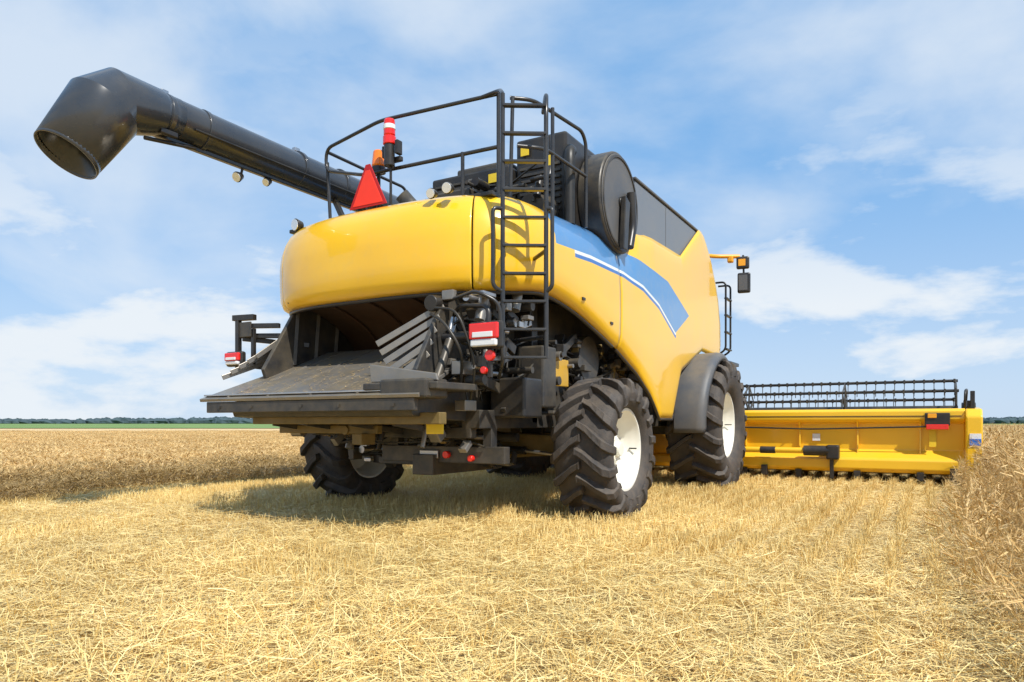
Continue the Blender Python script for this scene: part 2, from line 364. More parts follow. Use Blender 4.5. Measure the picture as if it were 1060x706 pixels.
lamp((1.52,-2.02,1.73)); lamp((-1.66,-1.98,1.68),.22,.13); 
tube('lamp_arm',[(1.0,-1.7,2.0),(1.2,-1.9,2.02),(1.52,-1.95,1.98),(1.52,-1.97,1.8)],.022,'black')
tube('lamp_arm2',[(.95,-1.8,2.08),(1.45,-2.05,2.10),(1.62,-1.95,2.0),(1.62,-1.9,1.5),(1.4,-1.6,1.4)],.016,'rail')
tube('hyd_hose_a',[(.95,-2.0,1.95),(1.2,-2.15,1.85),(1.35,-2.1,1.6),(1.2,-1.9,1.3)],.014,'hose',fil=.15); tube('hyd_hose_b',[(1.0,-2.0,2.0),(1.3,-2.1,1.95),(1.42,-2.0,1.5),(1.3,-1.9,1.2)],.012,'hose',fil=.15)
tube('hyd_cylinder',[(1.08,-2.1,1.35),(1.08,-1.9,1.72)],.04,'frame'); tube('hyd_rod',[(1.08,-1.9,1.72),(1.08,-1.8,1.93)],.018,'steel')
cyl('reflector_red',(1.56,-2.02,1.56),(1.56,-1.98,1.56),.045,'red'); cyl('reflector_red2',(1.50,-2.02,1.44),(1.50,-1.98,1.44),.03,'red')
bar('reflector_stem',(1.54,-1.97,1.7),(1.54,-1.97,1.38),.04,.03,'black')
cyl('round_cap',(.93,-1.98,2.05),(.93,-1.80,2.07),.07,'black')
def greeble(x0,x1,y0,y1,z0,z1,nb,nc,nh,mats,seed):
    r=random.Random(seed)
    for m in mats:
        parts=[]
        for i in range(nb):
            c=(r.uniform(x0,x1),r.uniform(y0,y1),r.uniform(z0,z1)); s=(r.uniform(.03,.14),r.uniform(.04,.22),r.uniform(.03,.14))
            parts.append(boxdata(c,s,Matrix.Rotation(r.choice([0,0,0,.3,-.4,.7]),3,'X')))
        multi('machine_blocks',parts,m,bevel=.006)
        parts=[]
        for i in range(nc):
            c=Vector((r.uniform(x0,x1),r.uniform(y0,y1),r.uniform(z0,z1))); d=Vector(r.choice([(1,0,0),(0,1,0),(1,0,0),(0,.3,.9)]))*r.uniform(.03,.14)
            parts.append(tube_data([c-d,c+d],r.uniform(.010,.05),16))
        multi('machine_cylinders',parts,m,smooth=40)
    parts=[]
    for i in range(nh):
        p=[Vector((r.uniform(x0,x1),r.uniform(y0,y1),r.uniform(z0,z1))) for _ in range(4)]
        p[1]=p[0]+(p[1]-p[0])*.5; p[2]=p[1]+(p[2]-p[1])*.6
        parts.append(tube_data(fillet(p,.15),r.uniform(.006,.016),8))
    multi('hoses',parts,'hose',smooth=60)
greeble(1.0,1.42,-1.95,-.75,1.15,2.15,9,10,14,['black','frame','plate','steel'],3)
greeble(1.18,1.40,-.6,2.0,1.1,1.9,9,9,12,['black','frame','olive','plate'],5)
greeble(-1.0,1.1,-.9,-.3,.55,1.05,8,6,8,['black','frame','steel'],9)
greeble(-.9,1.2,-2.0,-1.0,.78,1.0,7,6,8,['frame','olive','plate'],12)
bx('side_guard_yellow',1.38,1.42,-.62,-.22,1.38,1.66,'yellow_dirty'); bx('side_guard_box',1.2,1.5,-.95,-.66,1.15,1.75,'frame',bevel=.02)
cyl('belt_pulley',(1.2,.45,1.72),(1.36,.45,1.72),.27,'frame',seg=40); cyl('belt_pulley2',(1.2,1.25,1.45),(1.34,1.25,1.45),.2,'steel',seg=40)
bar('belt',(1.3,.45,1.99),(1.3,1.25,1.66),.05,.012,'hose'); bar('belt2',(1.3,.40,1.45),(1.3,1.22,1.25),.05,.012,'hose')
bar('diagonal_brace',(1.3,-1.35,1.1),(1.34,.1,1.95),.05,.08,'frame'); bar('diagonal_brace2',(1.15,-1.95,1.5),(1.3,-.75,1.15),.06,.09,'frame')
bx('tool_box',1.15,1.52,-1.35,-1.0,1.05,1.42,'black',bevel=.02)
bx('hitch_beam',-.1,1.35,-1.42,-1.32,.62,.78,'frame'); bx('hitch_mount',.35,.6,-1.5,-.3,.5,.7,'frame')
bx('hitch_post_a',.0,.09,-1.4,-1.3,.7,1.1,'frame'); bx('hitch_post_b',1.1,1.2,-1.4,-1.3,.7,1.1,'frame')
cyl('hitch_light_a',(.72,-1.47,.70),(.72,-1.42,.70),.035,'red'); cyl('hitch_light_b',(1.0,-1.47,.67),(1.0,-1.42,.67),.03,'red'); bx('hitch_plate',.4,.62,-1.45,-1.425,.66,.74,'steel')
tube('hitch_cable',[(.1,-1.45,.95),(.4,-1.5,.8),(.8,-1.5,.9),(1.15,-1.45,.78)],.010,'hose',fil=.2)
box('yellow_label_rear',(.98,-1.98,.95),(.16,.02,.09),'label',rot=(0,0,15)); bx('drawbar',-.6,.5,-.9,-.82,.55,.63,'frame')

# ------------------------------------------------------------------ top deck
bx('engine_block_a',.72,1.34,-.12,1.1,3.1,4.15,'black',bevel=.03); bx('engine_block_b',-.35,.70,-.25,1.2,3.1,3.86,'black',bevel=.03)
bx('engine_block_c',-.2,.35,-.5,-.27,3.1,3.6,'frame',bevel=.03); bx('engine_top',-.1,.6,-.1,.9,3.86,3.98,'frame',bevel=.03)
for i in range(7): bx('engine_grille',-.28,.30,-.275,-.255,3.40+.055*i,3.425+.055*i,'frame',bevel=.003)
for i in range(8): bx('engine_vent',.78,1.28,-.145,-.125,3.3+.07*i,3.33+.07*i,'frame',bevel=.003)
bx('engine_label_a',.80,.90,-.155,-.146,3.95,4.05,'label',bevel=.001); bx('engine_label_b',1.1,1.2,-.155,-.146,3.75,3.9,'label',bevel=.001); bx('engine_label_c',.45,.56,-.27,-.262,3.68,3.78,'label',bevel=.001)
greeble(-.3,1.3,-.6,-.1,3.15,3.7,7,9,12,['black','frame'],21)
cyl('air_filter',(1.1,-.45,3.25),(1.1,-.05,3.32),.16,'frame',seg=32)
tube('exhaust_pipe',[(-.45,-.1,3.1),(-.5,-.15,3.4),(-.72,-.35,3.72)],.085,'frame',fil=.15,seg=18,caps=False,solid=.01)
tube('intake_pipe',[(1.42,-.2,3.1),(1.42,-.2,3.9),(1.3,.1,4.0)],.06,'hose',fil=.15,seg=14)
cyl('rotary_screen_drum',(1.34,.72,3.54),(1.62,.72,3.54),.575,'frame',seg=64,bevel=.02)
cyl('rotary_screen_mesh',(1.621,.72,3.54),(1.632,.72,3.54),.545,'fender',seg=64,bevel=.004)
v,f=lathe([(1.632,.50),(1.645,.505),(1.645,.53),(1.632,.535)],0,.72,3.54,64); mk('rotary_screen_ring',v,f,'frame',smooth=50)
cyl('rotary_screen_hub',(1.63,.72,3.54),(1.66,.72,3.54),.07,'black',seg=24)
prism('rotary_screen_arm',[(.60,2.98),(.72,2.98),(.80,3.55),(.66,3.6)],'x',1.66,1.72,'black'); tube('rotary_suction_duct',[(1.69,.85,3.05),(1.69,.95,3.3),(1.69,.9,3.7)],.05,'black')
T=4.1; rp=.019
tube('rail_rear_loop',[(1.18,-1.28,T),(-.2,-1.33,T+.03),(-1.18,-1.12,T),(-1.2,-1.1,3.86),(-.45,-1.3,3.62),(1.2,-1.28,3.6)],rp,'rail',fil=.12)
for x,y,z in((1.2,-1.28,T),(.80,-1.29,3.62),(-.4,-1.3,3.62)): tube('rail_post',[(x,y,z),(x,y,3.05)],rp,'rail')
tube('rail_post_left',[(-1.18,-1.1,3.95),(-1.12,-1.1,3.05)],rp,'rail')
tube('rail_left_side',[(-1.18,-1.1,T-.03),(-1.25,-.3,T),(-1.25,.4,T),(-1.25,.4,3.1)],rp,'rail',fil=.12)
tube('rail_to_ladder',[(1.0,-1.29,T),(1.25,-1.33,T),(1.5,-1.7,3.86),(1.5,-1.7,3.5)],rp,'rail',fil=.12)
tube('rail_right_side',[(1.25,-1.15,T),(1.42,-1.0,T),(1.52,-.1,T),(1.52,.0,T-.1),(1.52,.0,3.1)],rp,'rail',fil=.15)
tube('rail_right_mid',[(1.3,-1.1,3.65),(1.5,-.9,3.65),(1.52,.0,3.65)],rp,'rail',fil=.12)
tube('rail_right_post',[(1.5,-.75,T),(1.5,-.75,3.1)],rp,'rail'); tube('rail_right_post_b',[(1.28,-1.15,T),(1.28,-1.2,3.1)],rp,'rail')
Lx,Ly,Rx,Ry=1.50,-1.70,1.82,-1.50
tube('ladder_rail_l',[(Lx,Ly,3.86),(Lx,Ly,1.56)],.02,'rail'); tube('ladder_rail_r',[(1.5,-.95,3.98),(Rx-.05,Ry+.1,3.92),(Rx,Ry,3.74),(Rx,Ry,1.56)],.02,'rail',fil=.1)
parts=[]
z=1.57
while z<3.8:
    parts.append(barbox((Lx,Ly,z),(Rx,Ry,z),.055,.022)); z+=.243
multi('ladder_rungs',parts,'rail',bevel=.003)
for (x,y,dx,dy) in((Lx,Ly,-.05,-.05),(Rx,Ry,.06,.03)):
    tube('ladder_grab_handle',[(x,y,2.86),(x+dx,y+dy-.03,2.86),(x+dx,y+dy-.03,2.18),(x,y,2.14)],.018,'rail',fil=.08)
tube('ladder_mount',[(Lx,Ly,2.5),(1.35,-1.4,2.5)],.02,'rail'); tube('ladder_mount_b',[(Rx,Ry,2.5),(1.5,-1.2,2.5)],.02,'rail'); tube('ladder_mount_c',[(Rx,Ry,1.75),(1.2,-1.0,1.8)],.02,'rail')
cyl('beacon_pole',(-.32,-1.22,3.05),(-.32,-1.22,3.66),.02,'black'); cyl('beacon_base',(-.32,-1.22,3.64),(-.32,-1.22,3.70),.075,'black'); cyl('beacon_lens',(-.32,-1.22,3.70),(-.32,-1.22,3.88),.075,'orange',r2=.055,bevel=.02)
cyl('extinguisher_body',(-.02,-1.40,3.60),(-.02,-1.40,3.82),.055,'black'); cyl('warning_lamp_red',(-.02,-1.40,3.90),(-.02,-1.40,4.08),.06,'red',r2=.055,bevel=.02); cyl('warning_lamp_white',(-.02,-1.40,3.97),(-.02,-1.40,4.02),.0625,'white',r2=.060); cyl('warning_lamp_base',(-.02,-1.40,3.82),(-.02,-1.40,3.90),.066,'red'); box('lamp_bracket',(-.02,-1.34,3.68),(.22,.05,.05),'black'); box('lamp_bracket2',(.08,-1.38,3.78),(.04,.08,.14),'black'); box('lamp_bracket3',(-.10,-1.38,3.76),(.03,.06,.12),'black')
tube('lamp_stem',[(-.02,-1.38,3.05),(-.02,-1.38,3.68)],.014,'black')
def tri(c,s,th,mm,y): 
    x,z=c; h=s*.866; prism('warning_triangle',[(x-s/2,z-h/3),(x+s/2,z-h/3),(x+.03,z+h*2/3),(x-.03,z+h*2/3)],'y',y,y+th,mm,bevel=.003)
tri((-.22,3.34),.50,.010,'darkred',-1.50); tri((-.22,3.335),.40,.004,'redsign',-1.505); bx('sign_post',-.24,-.20,-1.488,-1.46,3.0,3.5,'black')
def wlamp(c,d,r=.06):
    c=Vector(c);d=Vector(d).normalized(); cyl('work_lamp_body',c,c-d*.08,r,'black',seg=20,r2=r*.6); cyl('work_lamp_lens',c+d*.004,c+d*.014,r*.85,'lens',seg=20,bevel=.002)
wlamp((-1.15,-1.60,3.12),(-.2,-1,-.1),.07); wlamp((.98,-1.80,3.10),(.1,-1,-.2),.055); wlamp((.8,-1.8,3.08),(.1,-1,-.2),.05)
wlamp((-1.9,-1.75,3.72),(.2,-1,-.5),.06); wlamp((-1.9,-1.35,3.78),(.2,-1,-.5),.05); tube('work_lamp_arm',[(-1.9,-1.70,3.74),(-1.9,-1.66,3.9)],.014,'black')
# ------------------------------------------------------------------ unloading auger
ax=-1.9
tube('auger_tube',[(ax,3.4,4.02),(ax,-2.60,4.08)],[.2,.2],'slate',seg=40)
tube('auger_elbow_front',[(-1.35,3.6,3.2),(-1.7,3.6,3.95),(ax,3.3,4.02)],[.22,.22,.2],'slate',seg=32)
tube('auger_spout',[(ax,-2.5,4.075),(ax,-2.66,4.075),(ax,-2.70,4.07),(ax,-3.10,4.02),(-1.90,-3.22,3.90),(-1.93,-3.52,3.40)],[.2,.2,.222,.285,.315,.268],'slate',seg=48,caps=False,solid=.014,smooth=18)
tube('spout_lip',[(-1.928,-3.50,3.43),(-1.932,-3.53,3.38)],[.270,.270],'slate',seg=48,caps=False,solid=.012)
for y in(-2.62,-2.2,-.9,-.2): cyl('auger_band',(ax,y-.025,4.072),(ax,y+.025,4.072),.213,'slate',seg=40,bevel=.004)
for y in(-2.62,-.9): box('auger_band_bolt',(ax,y,4.30),(.06,.08,.05),'steel')
tube('auger_pipe_line',[(ax+.19,-2.4,3.97),(ax+.2,-1,3.96),(ax+.2,.5,3.96)],.013,'hose')
bx('auger_bottom_rib',ax-.03,ax+.03,-2.75,.5,3.83,3.875,'slate'); box('spout_bracket',(ax+.12,-2.65,3.86),(.06,.18,.05),'black')
tube('spout_cylinder',[(ax+.05,-2.3,3.84),(ax+.05,-2.85,3.76)],.02,'black')
bar('auger_cradle',(-1.4,-.3,3.05),(-1.85,-.3,3.85),.06,.06,'black'); bar('auger_cradle_b',(-1.4,1.1,3.05),(-1.85,1.1,3.85),.06,.06,'black')
tube('mirror_arm',[(1.2,5.5,3.98),(1.45,5.8,3.98),(1.80,6.0,3.98)],.035,'amber',fil=.1)
box('mirror_turn_lamp',(1.66,5.93,3.93),(.10,.1,.12),'amber',bevel=.02); box('mirror_main',(1.86,6.0,3.86),(.22,.09,.22),'black',rot=(0,0,8),bevel=.03); box('mirror_lower',(1.88,6.0,3.50),(.22,.09,.36),'black',rot=(0,0,8),bevel=.03); box('mirror_glass_l',(1.873,5.95,3.50),(.15,.006,.27),'fender',rot=(0,0,8)); box('mirror_glass_u',(1.853,5.95,3.86),(.12,.006,.12),'amber',rot=(0,0,8))
tube('mirror_stem',[(1.86,6.02,4.0),(1.88,6.03,3.35)],.018,'black')
for y in(5.75,6.1): tube('cab_handrail',[(1.45,y,2.2),(1.62,y,2.3),(1.62,y,3.5),(1.4,y,3.5)],.018,'black')
for z in(2.3,2.6,2.9,3.2): bx('cab_step',1.59,1.65,5.75,6.1,z,z+.03,'black')
bx('cab_platform',.95,1.75,5.0,6.2,2.02,2.08,'black')

# ------------------------------------------------------------------ header
H=5.42
sec=[(6.16,1.23),(6.02,1.23),(5.97,1.19),(5.97,1.06),(6.02,1.02),(6.12,1.0),(6.14,.56),(5.94,.44),(5.90,.40),(5.90,.26),(5.96,.20),(7.6,.08),(7.6,.12),(6.3,.26),(6.2,.5),(6.2,1.23)]
prism('header_back',sec,'x',-5.2,5.2,'yellow',bevel=.012)
for s in(-1,1):
    prism('header_end',[(5.84,.14),(5.84,1.10),(5.95,1.22),(6.5,1.25),(7.5,.85),(8.3,.3),(8.5,.12)],'x',min(s*5.2,s*H),max(s*5.2,s*H),'yellow',bevel=.025)
    prism('header_divider',[(7.4,.12),(7.4,.75),(8.2,.5),(9.3,.1)],'x',min(s*5.24,s*5.38),max(s*5.24,s*5.38),'yellow',bevel=.02)
for x in(-4.6,-3.7,-2.8,-1.9,1.9,2.8,3.7,4.6):
    prism('header_rib',[(5.96,1.03),(6.13,1.02),(6.13,.55),(6.05,.50),(6.08,.9)],'x',x-.012,x+.012,'yellow',bevel=.003)
    bx('header_foot',x-.05,x+.05,5.9,6.1,.08,.22,'black')
bx('header_slot_line',-5.15,5.15,5.962,5.972,1.105,1.118,'black',bevel=0)
bx('header_sticker_w',H-.17,H-.02,5.828,5.838,.66,.84,'white',bevel=.001); bx('header_sticker_b',H-.17,H-.02,5.820,5.827,.66,.76,'blue',bevel=.001)
bx('header_label',4.72,4.82,6.115,6.125,.62,.95,'label',bevel=.001); bx('header_label_w',3.0,3.12,6.10,6.108,.7,.82,'white',bevel=.001)
bx('header_lamp_house',4.66,5.0,5.90,5.965,.96,1.16,'black',bevel=.01); bx('header_lamp_red',4.68,4.98,5.88,5.90,.90,.98,'red'); bx('header_lamp_amber',4.70,4.82,5.88,5.90,1.08,1.15,'amber')
cyl('header_drive_shaft',(1.9,5.80,.54),(3.1,5.80,.54),.05,'yellow'); cyl('header_drive_boot',(2.9,5.80,.54),(3.3,5.80,.54),.085,'black'); cyl('header_drive_boot_b',(2.2,5.80,.54),(2.45,5.80,.54),.06,'black'); bx('header_gearbox',3.25,3.45,5.72,5.92,.40,.64,'black',bevel=.03)
bx('header_gearleg',3.3,3.36,5.80,5.88,.08,.42,'black'); bx('header_lock',2.2,2.3,5.85,5.95,.1,.28,'black'); bx('header_support',5.0,5.1,5.86,5.95,.05,.3,'black')
tube('header_hyd_line',[(1.0,5.9,.95),(3.0,5.93,.90),(4.9,5.93,.95)],.014,'hose')
prism('feeder_house',[(4.4,1.0),(4.4,1.8),(6.15,1.1),(6.15,.35)],'x',-.75,.75,'yellow_dirty',bevel=.02)
cyl('header_auger',(-5.1,6.65,.55),(5.1,6.65,.55),.2,'steel')
ry,rz,RR=7.25,1.23,.50
cyl('reel_shaft',(-5.15,ry,rz),(5.15,ry,rz),.07,'black')
parts=[]; tines=[]
for k in range(6):
    q=math.radians(90+60*k-8); y=ry+RR*math.cos(q); z=rz+RR*math.sin(q)
    parts.append(tube_data([(-5.15,y,z),(5.15,y,z)],.026,10))
    x=-5.1
    while x<5.12:
        tines.append(barbox((x,y,z),(x,y-.03,z-.25),.012,.012)); tines.append(boxdata((x,y,z),(.03,.07,.07))); x+=.15
multi('reel_bars',parts,'black',smooth=50); multi('reel_tines',tines,'frame')
parts=[]
for x in(-5.12,-3.4,-1.7,0,1.7,3.4,5.12):
    for k in range(6):
        q=math.radians(90+60*k-8); q2=q+math.radians(60)
        p=(x,ry+RR*math.cos(q),rz+RR*math.sin(q)); p2=(x,ry+RR*math.cos(q2),rz+RR*math.sin(q2))
        parts.append(barbox((x,ry,rz),p,.02,.05)); parts.append(barbox(p,p2,.015,.04))
multi('reel_spiders',parts,'frame')
for s in(-1,1):
    bar('reel_arm',(s*5.27,6.1,1.30),(s*5.27,7.4,1.34),.08,.1,'black'); cyl('reel_motor',(s*5.2,ry,rz),(s*5.4,ry,rz),.12,'black'); tube('reel_hose',[(s*5.2,6.1,1.2),(s*5.2,6.0,1.5),(s*5.25,6.6,1.55),(s*5.25,7.0,1.3)],.018,'hose',fil=.2)
    bx('reel_lift_post',s*5.3-.03,s*5.3+.03,6.05,6.13,1.2,1.5,'black')

# ------------------------------------------------------------------ GROUND
def ground_mat():
    m,n,l,b=new_mat('field_soil_straw')
    tc=N(n,'ShaderNodeTexCoord')
    a=N(n,'ShaderNodeTexNoise'); a.inputs['Scale'].default_value=9; a.inputs['Detail'].default_value=12; a.inputs['Roughness'].default_value=.75; l.new(tc.outputs['Object'],a.inputs['Vector'])
    r=N(n,'ShaderNodeValToRGB'); e=r.color_ramp.elements; e[0].position=.36; e[0].color=(.24,.145,.05,1); e[1].position=.62; e[1].color=(.70,.49,.18,1); l.new(a.outputs[0],r.inputs[0])
    l.new(r.outputs[0],b.inputs['Base Color']); b.inputs['Roughness'].default_value=.95
    bp=N(n,'ShaderNodeBump'); bp.inputs['Distance'].default_value=.04; l.new(a.outputs[0],bp.inputs['Height']); l.new(bp.outputs[0],b.inputs['Normal'])
    return m
g=mk('ground',[(-3000,-3000,0),(3000,-3000,0),(3000,3000,0),(-3000,3000,0)],[(0,1,2,3)],ground_mat(),parent=None)
def straw_mat(name,c0,c1):
    m,n,l,b=new_mat(name)
    at=N(n,'ShaderNodeAttribute'); at.attribute_name='tone'
    r=N(n,'ShaderNodeValToRGB'); e=r.color_ramp.elements; e[0].color=(*c0,1); e[1].color=(*c1,1); l.new(at.outputs['Fac'],r.inputs[0])
    geo=N(n,'ShaderNodeNewGeometry'); no=N(n,'ShaderNodeTexNoise'); no.inputs['Scale'].default_value=.55; no.inputs['Detail'].default_value=4; l.new(geo.outputs['Position'],no.inputs['Vector'])
    hv=N(n,'ShaderNodeHueSaturation'); mr=N(n,'ShaderNodeMapRange'); mr.inputs[1].default_value=.3; mr.inputs[2].default_value=.7; mr.inputs[3].default_value=.84; mr.inputs[4].default_value=1.12; l.new(no.outputs[0],mr.inputs[0]); l.new(mr.outputs[0],hv.inputs['Value']); l.new(r.outputs[0],hv.inputs['Color'])
    l.new(hv.outputs[0],b.inputs['Base Color']); b.inputs['Roughness'].default_value=.45; b.inputs['Specular IOR Level'].default_value=.5
    return m
SM=straw_mat('straw',(.62,.37,.085),(.98,.79,.36))
WM=straw_mat('wheat',(.46,.28,.09),(.86,.62,.28))
WD=straw_mat('wheat_painted_shade',(.22,.135,.04),(.56,.39,.16))  # darker copy of the wheat; shade of the left crop edge painted into its colour
def ribbons(P0,D,L,W,side,bend,tone,segs=3):
    n=len(P0); k=segs+1
    V=np.zeros((n,k,2,3)); 
    for j in range(k):
        t=j/segs; c=P0+D*(L*t)[:,None]+bend*(t*t); w=(W*(1-.35*t))[:,None]*side*.5
        V[:,j,0]=c-w; V[:,j,1]=c+w
    idx=np.arange(n)[:,None]*k*2+np.arange(segs)[None,:]*2
    F=np.stack([idx,idx+1,idx+3,idx+2],-1).reshape(-1,4)
    T=np.repeat(tone,k*2)
    return V.reshape(-1,3),F,T
def npmesh(name,chunks,m):
    V=[];F=[];T=[];o=0
    for v,f,t in chunks: V.append(v);F.append(f+o);T.append(t);o+=len(v)
    V=np.concatenate(V);F=np.concatenate(F);T=np.concatenate(T)
    me=bpy.data.meshes.new(name); me.vertices.add(len(V)); me.vertices.foreach_set('co',V.astype(np.float32).ravel())
    me.loops.add(F.size); me.loops.foreach_set('vertex_index',F.astype(np.int32).ravel())
    me.polygons.add(len(F)); me.polygons.foreach_set('loop_start',np.arange(0,F.size,4,dtype=np.int32)); me.update(calc_edges=True)
    at=me.attributes.new('tone','FLOAT','POINT'); at.data.foreach_set('value',T.astype(np.float32)); me.materials.append(m); return me
def unit(a): return a/np.linalg.norm(a,axis=1,keepdims=True)
def lying(n,S,zmax,w0=.0022,w1=.0048,l0=.05,l1=.26,clump=0.0):
    P=np.stack([rng.uniform(-.08,S+.08,n),rng.uniform(-.08,S+.08,n),rng.beta(1.3,3,n)],1)
    if clump>0:
        ph=rng.uniform(0,6.28,4)
        k=.55+.45*np.sin(P[:,0]*6.28*1.0+ph[0]+1.5*np.sin(P[:,1]*6.28+ph[1]))*np.sin(P[:,1]*6.28*2+ph[2])
        P[:,2]*=(1-clump)+clump*k
    P[:,2]=P[:,2]*zmax+.003
    a=rng.uniform(0,2*np.pi,n); tl=rng.normal(0,.18,n)
    D=np.stack([np.cos(a)*np.cos(tl),np.sin(a)*np.cos(tl),np.sin(tl)],1); L=l0+(l1-l0)*rng.beta(1.3,2,n)
    side=np.stack([-np.sin(a),np.cos(a),rng.normal(0,.5,n)],1); side=unit(side)
    bend=np.stack([rng.normal(0,.035,n),rng.normal(0,.035,n),rng.normal(-.005,.02,n)],1)
    return ribbons(P,D,L,rng.uniform(w0,w1,n),side,bend,rng.beta(2.0,1.5,n))
def stand(n,S,h0,h1,rowsp,w=.0045,sp=.016):
    nr=int(round(S/rowsp)); row=rng.integers(0,nr,n)
    yy=rng.uniform(0,S,n); yy=np.where(rng.random(n)<.7,np.round(yy*13)/13+rng.normal(0,.012,n),yy)
    P=np.stack([(row+.5)*rowsp+rng.normal(0,sp,n),yy,np.zeros(n)],1)
    D=unit(np.stack([rng.normal(0,.17,n),rng.normal(.05,.22,n),np.ones(n)],1)); L=rng.uniform(h0,h1,n)
    a=rng.uniform(0,np.pi,n); side=np.stack([np.cos(a),np.sin(a),np.zeros(n)],1)
    bend=np.stack([rng.normal(0,.015,n),rng.normal(0,.015,n),np.zeros(n)],1)
    return ribbons(P,D,L,np.full(n,w)*rng.uniform(.8,1.5,n),side,bend,rng.beta(2,1.8,n)*.95,2)
S=1.0
messy=[npmesh('straw_messy%d'%i,[lying(3300,S,.15,clump=.6),lying(700,S,.10,w0=.002,w1=.004,l0=.02,l1=.08),stand(260,S,.06,.13,.25)],SM) for i in range(4)]
rowsm=[npmesh('straw_rows%d'%i,[lying(1300,S,.045,l1=.2),stand(1350,S,.07,.135,.25,sp=.022)],SM) for i in range(3)]
semi=[npmesh('straw_semi%d'%i,[lying(2400,S,.10,clump=.5),stand(700,S,.07,.14,.25,sp=.03)],SM) for i in range(4)]
STUB=bpy.data.objects.new('straw_stubble',None); col.objects.link(STUB)
CX,CY=4.66,-6.94
def cam_xy(x,y):
    dx,dy=x-CX,y-CY; return .863*dx+.505*dy, -.505*dx+.863*dy
def inst(me,x,y,S,parent,nm,zs=1.0,flip=True,z=0,xs=1.0):
    o=bpy.data.objects.new(nm,me); col.objects.link(o); o.parent=parent
    if flip and random.random()<.5: o.location=(x+S*xs,y+S,z); o.rotation_euler=(0,0,math.pi)
    else: o.location=(x,y,z)
    o.scale=(xs,1,zs); return o
for ix in range(-6,6):
    for iy in range(-8,8):
        x=ix+.6; y=iy
        r_,d_=cam_xy(x+.5,y+.5)
        if d_<1.0 or abs(r_)>d_*.80+1.8: continue
        if x+1>5.7: continue
        cx=x+.5
        if -1.6<cx<2.6 and y<-1: pool=messy if random.random()<.8 else semi
        elif y<-2: pool=random.choice((messy,messy,semi))
        elif y<0: pool=random.choice((messy,semi,semi,rowsm))
        elif cx>2: pool=random.choice((rowsm,rowsm,semi))
        else: pool=random.choice((semi,rowsm))
        inst(random.choice(pool),x,y,S,STUB,'stubble_patch',zs=random.uniform(.9,1.15))
n=420; xx=rng.uniform(-1.2,1.0,n); tt=rng.beta(1.2,2.2,n)*.9+.03
P=np.array([onplate(a_,b_) for a_,b_ in zip(xx,tt)])+np.array([0,0,.012]); aa=rng.uniform(0,2*np.pi,n)
D=unit(np.stack([np.cos(aa),np.sin(aa),np.sin(aa)*.4],1)); sd=unit(np.stack([-np.sin(aa),np.cos(aa),np.cos(aa)*.4],1))
me=npmesh('chute_chaff',[ribbons(P,D,rng.uniform(.01,.06,n),rng.uniform(.003,.006,n),sd,np.zeros((n,3)),rng.beta(2,3,n),1)],WM); o=bpy.data.objects.new('chute_chaff',me); col.objects.link(o); o.parent=COMB
def wheat_patch(name,n,S,h,w,lean=(.0,.0),segs=4,sp=.12,m_=None):
    P=np.stack([rng.uniform(0,S,n),rng.uniform(0,S,n),np.zeros(n)],1)
    D=unit(np.stack([rng.normal(lean[0],sp,n),rng.normal(lean[1],sp,n),np.ones(n)],1)); L=h*rng.uniform(.7,1.05,n)
    a=rng.uniform(0,np.pi,n); side=np.stack([np.cos(a),np.sin(a),np.zeros(n)],1)
    bd=rng.normal(0,.10,(n,3))*h; bd[:,2]=-np.abs(bd[:,2])*.5
    tone=rng.beta(2,2,n)*.8
    ch=[ribbons(P,D,L,np.full(n,w),side,bd,tone,segs)]
    tip=P+D*L[:,None]+bd; hd=unit(D*.5+bd/h*3+np.stack([rng.normal(0,.3,n),rng.normal(0,.3,n),rng.normal(-.1,.4,n)],1))
    for q in range(2):
        sd=unit(np.cross(hd,rng.normal(0,1,(n,3)))); ch.append(ribbons(tip,hd,np.full(n,.085),np.full(n,max(.012,w*2.3)),sd,np.zeros((n,3)),np.clip(tone+.15,0,1),2))
    for q in range(4):
        dd=unit(hd+rng.normal(0,.22,(n,3))); sd=unit(np.cross(dd,rng.normal(0,1,(n,3)))); ch.append(ribbons(tip+hd*.03,dd,np.full(n,.12),np.full(n,w*.45),sd,np.zeros((n,3)),np.clip(tone+.25,0,1),1))
    m=n; Pl=P+D*(L*rng.uniform(.2,.7,n))[:,None]; dl=unit(np.stack([rng.normal(0,1,m),rng.normal(0,1,m),rng.normal(.2,.5,m)],1)); sd=unit(np.cross(dl,rng.normal(0,1,(m,3))))
    bb=np.zeros((m,3)); bb[:,2]=-.08
    ch.append(ribbons(Pl,dl,rng.uniform(.08,.2,m),np.full(m,w*2),sd,bb,tone*.8,2))
    return npmesh(name,ch,m_ or WM)
near=[wheat_patch('wheat_near%d'%i,420,1.0,.78,.0042,lean=(-.12,-.05)) for i in range(3)]
edge=[wheat_patch('wheat_edge%d'%i,260,1.0,.62,.0042,lean=(-.25,-.1),sp=.3) for i in range(3)]
dark=[wheat_patch('wheat_shade_edge%d'%i,520,1.0,.62,.006,lean=(.05,0),sp=.2,m_=WD) for i in range(3)]  # patches for the left edge band, with its shade in their colour
mid=[wheat_patch('wheat_mid%d'%i,750,2.0,.78,.010,lean=(-.05,0)) for i in range(3)]
WH=bpy.data.objects.new('wheat_crop',None); col.objects.link(WH)
